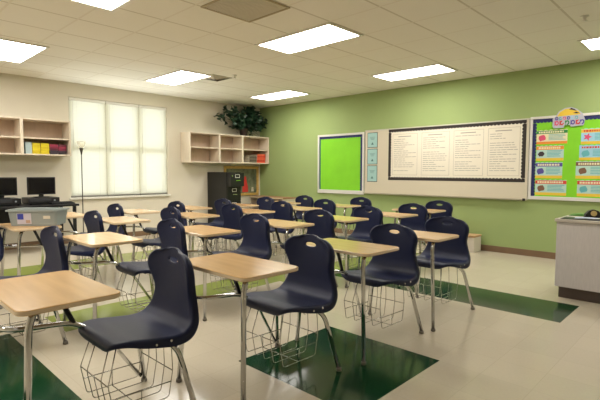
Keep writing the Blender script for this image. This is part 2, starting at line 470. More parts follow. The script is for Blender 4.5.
    for want in (0, 1):
        faces = [p for p in full.polygons if (p.center.z > .512) == bool(want)]
        ids = sorted({i for p in faces for i in p.vertices}); mp = {a: k for k, a in enumerate(ids)}
        m = bpy.data.meshes.new('backrest' if want else 'seat')
        m.from_pydata([co[i] for i in ids], [], [[mp[i] for i in p.vertices] for p in faces])
        for p in m.polygons: p.use_smooth = True
        m.update(); m.normals_split_custom_set_from_vertices([vn[i] for i in ids])
        m.materials.append(NAVY); res.append(m)
    return res
SEAT_ME, BACK_ME = shell_meshes()

def make_unit():
    t = thing('student_desk', '', 'school desk', (0, 0, 0), 0, 'student desks with attached navy chairs in rows')
    link('seat', SEAT_ME, t); link('backrest', BACK_ME, t)
    top = MB(); pts = rrect(-.325, .335, -.615, -.205, .045, 6)
    top.prism(pts, .724, .746, 0, .0035); dt = top.build('desktop', MAPLE, t)
    e = MB(); n = len(pts)                                # edge band
    c = (.005, -.41); q = [(c[0]+(p[0]-c[0])*1.004, c[1]+(p[1]-c[1])*1.005) for p in pts]
    vs = [(p[0], p[1], z) for z in (.7275, .7425) for p in q]
    e.add(vs, [(i, (i+1) % n, n+(i+1) % n, n+i) for i in range(n)], 0, True); e.build('edge_band', MAPLE_EDGE, dt)
    # front legs of the writing top
    for x0, x1 in ((.255, .302), (-.27, -.315)):
        lg = MB(); lg.tube([(x0, -.535, .7235), (x0+(x1-x0)*.1, -.56, .66), (x1, -.60, .02)], .0145, 12, fillet=.05)
        l = lg.build('front_leg', CHROME, t)
        g = MB(); g.lathe([(.014, .0), (.018, .003), (.018, .018), (.0148, .024)], x1, -.60, 12); g.build('foot_glide', RUBBER, l)
    # rear legs under the seat
    for s in (1, -1):
        lg = MB(); lg.tube([(s*.13, -.03, .428), (s*.185, .07, .418), (s*.225, .125, .36), (s*.288, .195, .02)], .0145, 12, fillet=.06)
        l = lg.build('rear_leg', CHROME, t)
        g = MB(); g.lathe([(.014, .0), (.018, .003), (.018, .018), (.0148, .024)], s*.289, .195, 12); g.build('foot_glide', RUBBER, l)
    br = MB(); br.tube([(-.13, -.14, .43), (-.20, -.04, .33), (-.283, .17, .045)], .011, 10, fillet=.05); br.build('leg_brace', CHROME, t)
    sp = MB(); sp.tube([(-.13, .07, .424), (.13, .07, .424)], .011, 8); sp.tube([(-.13, -.10, .429), (.13, -.10, .429)], .011, 8)
    su = sp.build('seat_bracket', BLACKM, t)
    for s in (1, -1):
        for yy in (-.09, -.01, .07):
            rv = MB(); rv.tube([(s*.250-.1*yy*s*0, yy, .432), (s*.258, yy, .431)], .006, 8); rv.build('rivet', CHROME, su)
    cb = MB(); cb.tube([(-.13, .03, .426), (-.150, -.14, .428), (-.165, -.235, .492), (-.168, -.30, .507), (-.185, -.50, .52), (-.272, -.565, .525)], .0135, 12, fillet=.05)
    cb.build('support_bar', CHROME, t)
    st = MB(); st.tube([(-.166, -.245, .50), (-.150, -.345, .7235)], .013, 10); st.build('desk_strut', BLACKM, t)
    pl = MB(); pl.box(-.30, .29, -.56, -.52, .716, .7238); pl.box(-.17, -.13, -.52, -.28, .716, .7238); pl.build('top_bracket', BLACKM, t)
    # wire book basket
    bk = MB(); xs = [-.16, -.08, 0, .08, .16]; r = .0027
    for i, x in enumerate(xs):
        k = 1.06
        P = [(x*k, -.215, .26), (x*k, -.185, .105), (x*k, .10, .10), (x*k, .125, .24), (x, .12, .425)]
        if i in (0, 1, 3, 4): P = [(x*.9, -.16, .436)]+P
        bk.tube(P, r, 6, fillet=.02)
    X = .17
    for y, z in ((-.215, .26), (.123, .235)): bk.tube([(-X, y, z), (X, y, z)], r, 6)
    bk.tube([(-X, -.05, .099), (X, -.05, .099)], r, 6)
    for s in (1, -1):
        bk.tube([(s*X, -.20, .19), (s*X, .115, .18)], r, 6)
        bk.tube([(s*X, -.05, .099), (s*X, -.05, .185)], r, 6)
    bk.build('book_basket', WIRE, t)
    return t
#  origin under the seat, turn in degrees, label
UNITS = [
 ((-2.250, 1.080), 0, 'nearest student desk, its maple top cut by the left edge, big navy chair'),
 ((-2.065, 2.020), 0, 'student desk in the nearest row, chair basket hanging over the dark green floor square'),
 ((-2.020, 3.005), 0, 'student desk in the nearest row just behind the dark green floor square'),
 ((-1.990, 3.910), 0, 'last student desk of the nearest row, chair in front of the white carton'),
 ((-3.800, 0.960), 0, 'student desk behind the nearest desktop at the left, tall navy backrest clearly seen'),
 ((-3.650, 1.900), 0, 'pale glossy student desk right behind the tall navy backrest at the left'),
 ((-3.520, 2.775), 0, 'second-row student desk seen between the two nearest navy backrests'),
 ((-3.420, 3.660), 0, 'second-row student desk whose navy chair rises directly behind the second nearest chair'),
 ((-3.340, 4.510), 0, 'second-row student desk, chair overlapping the one below the lime board'),
 ((-3.190, 5.365), 0, 'left one of the two student desks under the chart display near the green wall'),
 ((-3.235, 6.225), 0, 'right one of the two student desks under the chart display, closest to the green wall'),
 ((-5.150, 0.850), 0, 'student desk at the left edge of the photo, only part of its dark chair showing'),
 ((-5.020, 1.755), 0, 'student desk carrying the frosted plastic tote at left'),
 ((-4.905, 2.630), 0, 'pale student desk below the middle of the window, behind the glossy second-row desk'),
 ((-4.850, 3.510), 0, 'third-row student desk in front of the black filing cabinet'),
 ((-4.790, 4.385), 0, 'third-row student desk in front of the low bookcase'),
 ((-4.700, 5.250), 0, 'third-row student desk, its chair left of the lower corner of the lime board'),
 ((-4.620, 6.110), 0, 'student desk farthest back in the third row, chair under the lime bulletin board'),
 ((-5.920, 2.400), 0, 'student desk beside the black computer table under the left part of the window sill'),
 ((-5.830, 3.260), 0, 'student desk under the right part of the window sill, in the row nearest the window'),
 ((-5.870, 4.120), 0, 'window-row student desk with its chair before the filing cabinet'),
 ((-5.810, 4.980), 0, 'window-row student desk in front of the low bookcase'),
 ((-5.700, 5.840), 0, 'last student desk of the window row, small navy chair against bare green wall'),
]
proto = make_unit()
for i, (o, rot, label) in enumerate(UNITS):
    u = proto if i == 0 else copy_tree(proto, () if i < 4 else ('rivet',))
    u.location = (o[0], o[1], 0); u.rotation_euler = (0, 0, math.radians(rot)); u['label'] = label

# ------------------------------------------------------------------ tote on a student desk
t = thing('storage_tote', 'frosted grey plastic tote with two stickers resting on a student desk', 'storage tote', (-4.975, 1.425, .7465), math.radians(50))
K = .74
def tote_ring(x, y, z): return [(p[0], p[1], z) for p in rrect(-x*K, x*K, -y*K, y*K, .03, 4)]
b = MB(); rings = [tote_ring(.285, .17, .002), tote_ring(.31, .192, .155), tote_ring(.33, .21, .158), tote_ring(.33, .21, .142), tote_ring(.326, .206, .142),
                   tote_ring(.326, .206, .154), tote_ring(.306, .188, .152), tote_ring(.282, .167, .006)]
n = len(rings[0]); vs = [v for r in rings for v in r]; fs = [(k*n+i, k*n+(i+1) % n, (k+1)*n+(i+1) % n, (k+1)*n+i) for k in range(7) for i in range(n)]
fs += [tuple(reversed(range(n))), tuple(7*n+i for i in range(n))]
b.add(vs, fs); b.build('tote_body', TOTE, t)
b = MB(); pts = []
def side(x, z): return (x*K, (-.17-.022*(z/.155))*K-.0035, z)
def plate(b, x0, x1, z0, z1, mi=0, d=0.): b.add([(x, side(x, z)[1]-d, z) for x, z in ((x0, z0), (x1, z0), (x1, z1), (x0, z1))], [(0, 1, 2, 3)], mi)
plate(b, -.14, -.01, .02, .125, 0); plate(b, -.135, -.08, .065, .12, 1, .001); plate(b, -.06, -.02, .03, .06, 2, .001)
b.build('sticker', [flat('sticker_white', 205, 200, 214), flat('sticker_blue', 60, 70, 170), flat('sticker_tan', 190, 160, 140)], t, label='white sticker with a blue corner')
b = MB(); plate(b, .10, .165, .07, .10); b.build('sticker', PAPER, t, label='small white name label')

# ------------------------------------------------------------------ wall shelves
def wall_shelf(name, label, y0, y1, divs, z0, z1, zm, depth=.35):
    t = thing(name, label, 'wall shelf', (WX+.001, y0, z0), 0, 'open shelf units on the window wall')
    W = y1-y0; h = z1-z0; d = depth; th = .022
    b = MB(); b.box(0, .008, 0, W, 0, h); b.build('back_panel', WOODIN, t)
    for yy in (0, W-th): b = MB(); b.box(.008, d, yy, yy+th, 0, h, 0, .002); b.build('side_panel', WOODL, t)
    for zz, nm in ((0, 'bottom_panel'), (h-th, 'top_panel')): b = MB(); b.box(.008, d, th, W-th, zz, zz+th, 0, .002); b.build(nm, WOODL, t)
    ys = [th]+[v for dv in divs for v in (dv-y0-.022, dv-y0+.022)]+[W-th]
    for dv in divs: b = MB(); b.box(.008, d, dv-y0-.022, dv-y0+.022, th, h-th, 0, .002); b.build('divider', WOODL, t)
    for k in range(0, len(ys), 2): b = MB(); b.box(.008, d-.01, ys[k], ys[k+1], zm-z0-.01, zm-z0+.01); b.build('shelf_board', WOODL, t)
    return t
wall_shelf('wall_shelf', 'wooden wall shelf right of the window with the ivy plant on top', 5.165, 7.366, [5.92, 6.56], 1.47, 2.105, 1.79)
wall_shelf('wall_shelf', 'wooden wall shelf left of the window above the monitors, holding yellow books', 1.0, 2.85, [2.12], 1.535, 2.12, 1.81)
# books standing and lying on the shelves
def book(name, label, x0, y0, z0, w, d, h, color, group, cat='book', lying=False):
    """closed book: cover boards, spine and page block in one volume with a cover material and a page material"""
    t = thing(name, label, cat, (x0, y0, z0), 0, group)
    cv = MB()
    if not lying:   # spine faces +x
        cv.box(-d, 0, 0, .0035, 0, h); cv.box(-d, 0, w-.0035, w, 0, h); cv.box(-.004, 0, .0035, w-.0035, 0, h)
        pg = MB(); pg.box(-d+.004, -.004, .0035, w-.0035, .004, h-.004)
    else:           # lying flat, spine faces +x, w along y, h thickness
        cv.box(-d, 0, 0, w, 0, .003); cv.box(-d, 0, 0, w, h-.003, h); cv.box(-.004, 0, 0, w, .003, h-.003)
        pg = MB(); pg.box(-d+.004, -.004, .004, w-.004, .003, h-.003)
    cv.build('cover', color, t); pg.build('pages', PAPER, t)
    return t
fz = 1.535+.0225
YEL = [flat('yellow_cover_%d' % k, *c, .5) for k, c in enumerate(((214, 194, 24), (205, 182, 20), (220, 202, 40)))]
MAR = [flat('maroon_cover_%d' % k, *c, .5) for k, c in enumerate(((128, 34, 62), (150, 44, 72), (96, 30, 48)))]
GRY = [flat('charcoal_cover_%d' % k, *c, .5) for k, c in enumerate(((62, 52, 60), (50, 44, 52)))]
book('binder', 'pale blue binder at the left end of the yellow books', -8.2, 2.19, fz, .09, .24, .19, flat('pale_blue_cover', 170, 188, 190), None, 'binder')
# two lying stacks of yellow workbooks, one of maroon over charcoal ones
def stack(name, y0, w, n, h, colors, labels, group, z0=fz, x0=-8.2, d=.24, cat='book'):
    for k in range(n):
        book(name, labels[k], x0+random.uniform(-.008, .008), y0+random.uniform(0, .006), z0+k*(h+.0008), w, d, h, colors(k), group, cat, True)
pos = lambda n: ['lowest'] if n == 1 else ['lowest']+(['%s from the bottom' % w for w in ('second', 'third', 'fourth', 'fifth', 'sixth')][:n-2])+['topmost']
stack('workbook', 2.285, .118, 6, .029, lambda k: YEL[k % 3], ['yellow workbook in the stack beside the pale blue binder, %s' % p for p in pos(6)], 'yellow workbooks on the left shelf')
stack('workbook', 2.408, .122, 6, .029, lambda k: YEL[(k+1) % 3], ['yellow workbook in the stack touching the maroon books, %s' % p for p in pos(6)], 'yellow workbooks on the left shelf')
stack('textbook', 2.545, .125, 5, .033, lambda k: GRY[k % 2] if k < 2 else MAR[k % 3], ['%s textbook in the stack right of the yellow workbooks, %s' % ('charcoal' if k < 2 else 'maroon', p) for k, p in enumerate(pos(5))], 'dark textbooks on the left shelf')
stack('textbook', 2.674, .125, 5, .033, lambda k: GRY[(k+1) % 2] if k < 2 else MAR[(k+1) % 3], ['%s textbook in the right-hand stack at the shelf end, %s' % ('charcoal' if k < 2 else 'maroon', p) for k, p in enumerate(pos(5))], 'dark textbooks on the left shelf')
rz0 = 1.47+.0225
ORG = [flat('red_orange_cover_%d' % k, *c, .5) for k, c in enumerate(((214, 84, 52), (196, 62, 46), (222, 104, 70)))]
TAN = [flat('grey_cover_%d' % k, *c, .5) for k, c in enumerate(((120, 108, 96), (84, 74, 66)))]
stack('folder', 6.82, .22, 5, .034, lambda k: TAN[k % 2], ['grey folder stacked left of the red ones under the ivy, %s' % p for p in pos(5)], 'grey folders on the right shelf', rz0, cat='folder')
stack('folder', 7.06, .26, 6, .034, lambda k: ORG[k % 3], ['red-orange folder stacked at the corner end of the shelf, %s' % p for p in pos(6)], 'red folders on the right shelf', rz0, cat='folder')

# ------------------------------------------------------------------ ivy plant on the shelf
px_, py_, pz_ = -8.24, 6.69, 2.1055
t = thing('potted_ivy', 'dark green trailing ivy plant in a brown pot on top of the wall shelf', 'plant', (px_, py_, pz_))
b = MB(); b.lathe([(.075, 0), (.085, .02), (.10, .15), (.11, .155), (.11, .175), (.095, .175), (.09, .15)], n=20); b.build('pot', POT, t)
sm = MB(); lf = MB()
def leaf(p, d, nrm, L):
    d = d.normalized(); s = d.cross(nrm).normalized(); n = s.cross(d).normalized()
    shp = [(0, 0, 0), (.12, .34, .02), (.38, .46, .0), (.55, .26, .03), (1, 0, -.08), (.55, -.26, .03), (.38, -.46, .0), (.12, -.34, .02), (.45, 0, .09)]
    vs = [p+d*(a*L)+s*(bb*L)+n*(c*L) for a, bb, c in shp]
    lf.add(vs, [(8, i, (i+1) % 8) for i in range(8)], 0, False)
targets = []
for k in range(130):       # main mound, leaning sideways branches on the left and right
    a = random.random()
    if a < .58: q = Vector((random.gauss(.06, .1), random.gauss(.0, .19), random.gauss(.30, .11)))
    elif a < .8:
        tt = random.random(); q = Vector((random.gauss(.08, .05), -.12-.60*tt+random.gauss(0, .05), .36+.20*math.sin(tt*2.6)+random.gauss(0, .045)-(.16*tt if tt > .8 else 0)))
    else:
        tt = random.random(); q = Vector((random.gauss(.05, .05), .12+.42*tt+random.gauss(0, .04), .32+.10*math.sin(tt*2.8)+random.gauss(0, .06)))
    if k % 9 == 0: q = Vector((random.gauss(.05, .04), random.gauss(.12, .06), random.uniform(.5, .63)))
    q.x = max(-.14, min(.26, q.x)); q.z = max(.03, min(.655, q.z)); q.y = min(q.y, .58)
    if q.z < .2 and abs(q.y) < .12: q.z += .15
    targets.append(q)
for q in targets:
    st = Vector((random.uniform(-.04, .04), random.uniform(-.04, .04), .165)); mid = (st+q)/2+Vector((0, 0, .09))
    cur = [(1-s)**2*st+2*s*(1-s)*mid+s*s*q for s in (0, .25, .5, .75, 1)]
    sm.tube(cur, .003, 5)
    for r in range(6):
        c0 = cur[random.choice((3, 4, 4))]+Vector([random.gauss(0, .035) for _ in range(3)])
        c0.x = max(-.15, min(.28, c0.x)); c0.z = min(.66, c0.z); c0.y = min(.6, c0.y)
        if c0.x > -.02: c0.z = max(c0.z, .17)
        d = Vector((random.uniform(-.2, 1), random.uniform(-1, 1), random.uniform(-.55, .5)))
        leaf(c0, d, Vector((random.uniform(.2, 1), random.uniform(-.6, .6), random.uniform(.1, 1))), random.uniform(.085, .135))
sm.build('stems', STEM, t); lf.build('foliage', LEAF, t)

# ------------------------------------------------------------------ filing cabinet, framed picture, low bookcase
t = thing('filing_cabinet', 'black four-drawer filing cabinet with its top drawer slightly open, against the window wall', 'filing cabinet', (WX+.015, 5.82, 0))
D, Wd, Hc = .70, .385, 1.27
b = MB(); b.box(0, D, 0, Wd, .03, Hc, 0, .006); b.box(.03, D-.03, .02, Wd-.02, 0, .03); b.build('cabinet_body', BLACKMAT, t)
lab = flat('drawer_label', 232, 230, 218); 
for k in range(4):
    z0 = .06+k*.302; x = D+(.11 if k == 3 else 0)
    b = MB(); b.box(D+.0005, x+.018, .012, Wd-.012, z0, z0+.29, 0, .004); dr = b.build('drawer', BLACKMAT, t)
    x += .018
    b = MB()
    for yy in (.14, .245): b.box(x, x+.022, yy-.006, yy+.006, z0+.12, z0+.135)
    b.box(x+.02, x+.028, .134, .251, z0+.12, z0+.136); b.build('handle', CHROME, dr)
    b = MB()
    for (y0, y1, za, zb) in ((.135, .25, .185, .192), (.135, .25, .248, .255), (.135, .142, .192, .248), (.243, .25, .192, .248)): b.box(x, x+.003, y0, y1, z0+za, z0+zb)
    b.build('label_holder', lab, dr)
b = MB(); b.tube([(D+.018+.11, .05, 1.19), (D+.034+.11, .05, 1.19)], .012, 12); b.build('lock', CHROME, t)

t = thing('framed_picture', 'gold framed dark picture with a red figure hung behind the filing cabinet', 'picture', (WX+.002, 6.79, .71))
w2, h2 = .52, .70
b = MB()
prof = [(0, 0), (.03, .012), (.03, .05), (.012, .065)]
for (y0, y1, z0, z1) in ((-w2, -w2+.06, 0, h2), (w2-.06, w2, 0, h2), (-w2+.06, w2-.06, 0, .06), (-w2+.06, w2-.06, h2-.06, h2)): b.box(0, .035, y0, y1, z0, z1, 0, .008)
b.build('picture_frame', GOLD, t)
b = MB(); b.box(.002, .012, -w2+.06, w2-.06, .06, h2-.06)
b.build('canvas', flat('dark_canvas', 104, 108, 84, .5, noise=.45, nscale=7), t)
b = MB(); b.prism([(.02, .08), (.2, .08), (.19, .22), (.15, .36), (.13, .46), (.09, .46), (.07, .36), (.03, .22)], .0125, .0135, axis='x'); b.build('red_figure', flat('picture_red', 196, 50, 44), t)
b = MB(); b.prism([(-.1, .08), (-.02, .08), (-.03, .26), (-.09, .26)], .0125, .0135, axis='x'); b.prism([(.29, .09), (.38, .09), (.36, .2), (.31, .2)], .0125, .0135, axis='x')
b.build('pale_figure', flat('picture_white', 196, 190, 170), t)

t = thing('low_bookcase', 'low wooden bookcase with brown top in the corner by the green wall', 'bookcase', (-8.3, 6.93, 0))
W, Dp, hh = 1.12, .42, .70
b = MB(); b.box(-.01, W+.01, -.01, Dp, hh-.025, hh, 0, .003); b.build('top_board', BROWNTOP, t)
b = MB(); b.box(-.012, W+.012, -.014, -.0102, hh-.027, hh-.001); b.build('top_edge', MAPLE_EDGE, t)
for x in (0, W/2-.011, W-.022): b = MB(); b.box(x, x+.022, 0, Dp, 0, hh-.0255); b.build('side_panel', WOODL, t)
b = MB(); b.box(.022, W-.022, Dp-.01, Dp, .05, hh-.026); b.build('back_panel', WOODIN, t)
for x0, x1 in ((.022, W/2-.011), (W/2+.011, W-.022)):
    for z in (.05, .34): b = MB(); b.box(x0, x1, .01, Dp-.01, z, z+.02); b.build('shelf_board', WOODL, t)

# ------------------------------------------------------------------ computer table and computers
t = thing('computer_table', 'black computer table under the left wall shelf', 'table', (-8.42, .95, 0))
W, Dp, hh = 1.85, .74, .75
b = MB(); b.box(0, Dp, 0, W, hh-.035, hh, 0, .004); b.build('table_top', BLACKM, t)
for yy in (.03, W-.08):
    for xx in (.04, Dp-.08): b = MB(); b.box(xx, xx+.045, yy, yy+.045, 0, hh-.0355, 0, .003); b.build('leg', BLACKM, t)
b = MB(); b.box(.04, .055, .085, W-.09, .35, hh-.036); b.build('modesty_panel', BLACKM, t)
def computer(y, l1, l2):
    t = thing('desktop_computer', l2, 'computer', (-8.12, y, .7505), 0, 'flat desktop computers under the monitors')
    b = MB(); b.box(-.19, .19, -.225, .225, .01, .105, 0, .005)
    for sx in (-.17, .15):
        for sy in (-.2, .18): b.box(sx, sx+.02, sy, sy+.02, 0, .01)
    b.build('computer_case', BLACK, t)
    b = MB(); b.box(.19, .196, -.215, .10, .045, .095, 0, .002); b.build('drive_bay', flat('bay_grey', 44, 44, 48), t)
    b = MB(); b.tube([(.19, .15, .06), (.194, .15, .06)], .014, 14); b.build('power_button', flat('button_silver', 150, 156, 160), t)
    m = thing('computer_monitor', l1, 'monitor', (-8.08, y, .857), 0, 'flat monitors on the computer table')
    b = MB(); b.prism(rrect(-.07, .07, -.11, .11, .03), 0, .012, 0, .003); b.build('monitor_base', BLACK, m)
    b = MB(); b.box(-.025, .0, -.035, .035, .0125, .09, 0, .004); b.build('monitor_neck', BLACK, m)
    b = MB(); b.box(.0, .035, -.205, .205, .045, .325, 0, .006); s = b.build('monitor_case', BLACK, m)
    b = MB(); b.box(.035, .0365, -.188, .188, .064, .308); b.build('screen', SCREEN, s)
computer(1.81, 'dark flat monitor cut by the left edge of the photo', 'flat black desktop computer under the left-edge monitor')
computer(2.36, 'dark flat monitor right of the other one, nearer the window', 'flat black desktop computer under the monitor nearer the window')
t = thing('keyboard', 'black keyboard on the computer table end near the window', 'keyboard', (-7.86, 2.60, .7505))
b = MB(); vs = [(x, y, z) for y in (-.17, .17) for x, z in ((-.08, 0), (.08, 0), (.08, .012), (-.08, .03))]
b.add(vs, [(0, 1, 2, 3), (7, 6, 5, 4), (0, 4, 5, 1), (1, 5, 6, 2), (2, 6, 7, 3), (3, 7, 4, 0)]); b.build('keyboard_case', BLACK, t)
b = MB()
for r in range(5):
    for c in range(14):
        x = .062-.03*r; z = .012+.018*(.08-x)/.16+.001; y = -.155+.0225*c
        b.box(x-.011, x+.011, y, y+.018, z, z+.006)
b.build('keys', flat('key_grey', 40, 40, 44), t)

# ------------------------------------------------------------------ floor lamp by the window
t = thing('floor_lamp', 'thin dark floor lamp with a pale bowl shade standing before the window', 'floor lamp', (-7.98, 2.965, 0))
b = MB(); b.lathe([(.13, 0), (.13, .012), (.10, .022), (.02, .032), (.014, .05)], n=28); b.build('lamp_base', BLACKM, t)
b = MB(); b.tube([(0, 0, .045), (0, 0, 1.56)], .008, 12); b.build('pole', flat('lamp_pole', 70, 64, 54, .4), t)
b = MB(); b.lathe([(.009, 1.555), (.016, 1.60), (.030, 1.655), (.030, 1.672)], n=20); b.build('shade_holder', flat('lamp_holder', 58, 52, 44, .4), t)
b = MB(); b.lathe([(.025, 1.673), (.05, 1.70), (.068, 1.745), (.074, 1.785), (.071, 1.785), (.064, 1.745), (.046, 1.705), (.02, 1.68)], n=28)
b.build('lamp_shade', clear('lamp_shade_glass', srgb(244, 240, 220), .3), t)

# ------------------------------------------------------------------ green wall: boards, charts, cards
def scallop(pts_len, depth, n):
    """strip from 0..len, straight outer edge at 0, scalloped inner edge"""
    P = [(0, 0), (pts_len, 0)]
    st = pts_len/n
    for k in range(n-1, -1, -1):
        for q in range(5):
            a = PI*q/4; P.append((k*st+st/2+st/2*math.cos(a), depth*.72+depth*.28*math.sin(a)))
    P.append((0, depth*.72)); return P
def border(parent, side, x0, x1, z0, z1, depth, n, y, m, th=.002):
    """scalloped border strip along one side of the rectangle, lying on plane y (towards -y)"""
    if side in ('top', 'bottom'):
        P = scallop(x1-x0, depth, n); f = (lambda a, c: (x0+a, z1-c)) if side == 'top' else (lambda a, c: (x0+a, z0+c))
    else:
        P = scallop(z1-z0, depth, n); f = (lambda a, c: (x0+c, z0+a)) if side == 'left' else (lambda a, c: (x1-c, z0+a))
    Q = [f(a, c) for a, c in P]; k = len(Q); b = MB()
    vs = [(x, yy, z) for yy in (y, y-th) for x, z in Q]
    b.add(vs, [tuple(range(k)), tuple(reversed(range(k, 2*k)))]+[(i, (i+1) % k, k+(i+1) % k, k+i) for i in range(k)])
    return b.build('border_strip', m, parent)
def panel(parent, name, x0, x1, z0, z1, y, th, m, ch=0.):
    b = MB(); b.box(x0, x1, y-th, y, z0, z1, 0, ch); return b.build(name, m, parent)
def frame4(parent, x0, x1, z0, z1, w, y, th, m, wb=None):
    wb = wb or w; b = MB()
    b.box(x0, x1, y-th, y, z1-w, z1, 0, .003); b.box(x0, x1, y-th, y, z0, z0+wb, 0, .003)
    b.box(x0, x0+w, y-th, y, z0+wb, z1-w, 0, .003); b.box(x1-w, x1, y-th, y, z0+wb, z1-w, 0, .003)
    return b.build('board_frame', m, parent)
WG = WY-.001
# left lime board
cx, cz = -5.915, .83
t = thing('bulletin_board', 'empty lime green bulletin board in a silver frame, left on the green wall', 'bulletin board', (cx, WG, cz))
panel(t, 'backing', -.60, .60, .01, 1.23, 0, .012, SILVER)
frame4(t, -.612, .612, 0, 1.24, .04, -.0125, .02, SILVER, .075)
panel(t, 'lime_backing_paper', -.571, .571, .076, 1.199, -.0125, .003, LIMEP)
border(t, 'top', -.571, .571, .076, 1.199, .055, 26, -.016, NAVYB); border(t, 'right', -.571, .571, .076, 1.143, .06, 24, -.016, NAVYB)
border(t, 'left', -.571, .571, .076, 1.143, .038, 24, -.016, flat('teal_border', 40, 92, 96))
# cream marker board
X0, X1 = -5.29, -2.255
t = thing('marker_board', 'long cream marker board with a tray, between the two lime bulletin boards', 'marker board', ((X0+X1)/2, WG, .86))
hx = (X1-X0)/2
panel(t, 'board_surface', -hx+.01, hx-.01, .01, 1.22, 0, .014, BOARD)
b = MB(); b.box(-hx, hx, -.02, 0, 1.2205, 1.24, 0, .003); b.box(-hx, -hx+.0095, -.02, 0, .0, 1.22); b.box(hx-.0095, hx, -.02, 0, 0, 1.22); b.build('board_trim', flat('aluminium_trim', 196, 190, 176, .4), t)
b = MB(); vs = [(x, y, z) for x in (-hx+.0097, hx-.0097) for y, z in ((-.0145, -.005), (-.075, -.005), (-.085, .02), (-.078, .022), (-.07, .008), (-.0145, .010))]
b.add(vs, [tuple(range(6)), tuple(reversed(range(6, 12)))]+[(i, 6+i, 6+(i+1) % 6, (i+1) % 6) for i in range(6)]); tr = b.build('marker_tray', flat('tray_metal', 190, 182, 164, .4), t)
b = MB(); b.box(hx-.05, hx-.0096, -.09, -.086, -.012, .026, 0, .0015); b.build('tray_end_cap', BLACKM, tr)
# pale blue cards
for z0, z1, l in ((1.755, 2.05, 'pale blue card at the top of the column of three on the marker board'),
                  (1.43, 1.735, 'pale blue card in the middle of the column of three on the marker board'),
                  (1.09, 1.41, 'pale blue card at the bottom of the column of three on the marker board')):
    t = thing('notice_card', l, 'card', (-5.112, WG-.0145, z0), 0, 'pale blue cards on the marker board')
    h = z1-z0
    panel(t, 'card_backing', -.118, .118, 0, h, 0, .002, flat('card_dark', 62, 84, 82)); panel(t, 'card_sheet', -.108, .108, .012, h-.012, -.002, .001, BLUECARD)
    b = MB()
    for k in range(3): b.box(-.06+.01*k, .06-.01*k, -.0036, -.003, h*.68-.022*k, h*.68-.022*k+.006)
    cp_ = flat('card_print', 74, 110, 108); b.build('text_lines', cp_, t)
    b = MB(); b.prism([(h*.2, -.03), (h*.2, .03), (h*.2+.05, .0)], -.0036, -.003, axis='y'); b.build('emblem', cp_, t)
# chart display: dark scalloped border around four charts
bx0, bx1, bz0, bz1 = -4.745, -2.30, 1.13, 2.085
cx = (bx0+bx1)/2
t = thing('scalloped_border', 'brown-black scalloped border strip framing the four charts on the marker board', 'border strip', (cx, WG-.0145, bz0))
hw, hh = (bx1-bx0)/2, bz1-bz0
border(t, 'top', -hw, hw, 0, hh, .062, 44, 0, DARKB); border(t, 'bottom', -hw, hw, 0, hh, .062, 44, 0, DARKB)
border(t, 'left', -hw, hw, .063, hh-.063, .062, 16, 0, DARKB); border(t, 'right', -hw, hw, .063, hh-.063, .062, 16, 0, DARKB)
o = panel(None, 'display_backing_paper', bx0+.02, bx1-.02, bz0+.02, bz1-.02, WG-.0141, .0003, PAPER)
tag(o, 'plain white backing paper behind the four charts on the marker board', 'backing paper')
rnd = random.Random(3)
for (x0, x1, l) in ((-4.675, -4.115, 'white text chart at the left end, beside the pale blue cards'),
                    (-4.075, -3.505, 'white text chart second from the left inside the dark scalloped border'),
                    (-3.475, -2.925, 'white text chart third from the left inside the dark scalloped border'),
                    (-2.895, -2.365, 'white text chart at the right end, next to the colourful poster board')):
    t = thing('text_chart', l, 'chart', ((x0+x1)/2, WG-.0147, 1.205), 0, 'white text charts on the marker board')
    w, h = (x1-x0)/2, .80
    panel(t, 'chart_sheet', -w, w, 0, h, 0, .0012, PAPER)
    b = MB(); y0, y1 = -.0018, -.0012; m = .022
    for (a, c, d, e) in ((-w+m, w-m, h-m-.004, h-m), (-w+m, w-m, m, m+.004), (-w+m, -w+m+.004, m+.004, h-m-.004), (w-m-.004, w-m, m+.004, h-m-.004)): b.box(a, c, y0, y1, d, e)
    b.build('chart_outline', INK, t)
    b = MB(); b.box(-w*.5, w*.45, y0, y1, h-.075, h-.060); b.build('chart_heading', INK, t)
    b = MB(); z = h-.12
    while z > .07:
        if rnd.random() < .14 and b.v:
            b.build('text_paragraph', INK, t); b = MB(); z -= .034; continue
        xs = -w+.05; end = w-.05-rnd.choice((0, .02, .05, .16, .22))
        while xs < end-.03:
            xe = min(end, xs+rnd.uniform(.03, .11)); b.box(xs, xe, y0, y1, z, z+.0085); xs = xe+.012
        z -= .0365
    if b.v: b.build('text_paragraph', INK, t)
# right board
X0, X1 = -2.245, -1.02; cx = (X0+X1)/2; hw = (X1-X0)/2
t = thing('bulletin_board', 'lime green bulletin board with a navy border and colourful posters at the right edge', 'bulletin board', (cx, WG, .875))
panel(t, 'backing', -hw+.01, hw-.01, .01, 1.22, 0, .012, SILVER)
frame4(t, -hw, hw, 0, 1.235, .035, -.0125, .02, SILVER, .05)
panel(t, 'lime_backing_paper', -hw+.036, hw-.036, .051, 1.199, -.0125, .003, LIMEP)
for sd in ('top',): border(t, sd, -hw+.036, hw-.036, .051, 1.199, .06, 24, -.016, NAVYB)
for sd in ('left', 'right'): border(t, sd, -hw+.036, hw-.036, .051, 1.138, .055, 24, -.016, NAVYB)
MULTI = dict(green=(36, 128, 60), orange=(226, 138, 44), purple=(84, 74, 150), red=(206, 60, 44), yellow=(226, 190, 60), blue=(150, 196, 214), brown=(120, 84, 60),
             pink=(214, 76, 112), pale=(176, 206, 196), cream=(226, 214, 176), dark=(60, 46, 50), teal=(96, 170, 176))
PM = {k: flat('poster_'+k, *v, .6) for k, v in MULTI.items()}
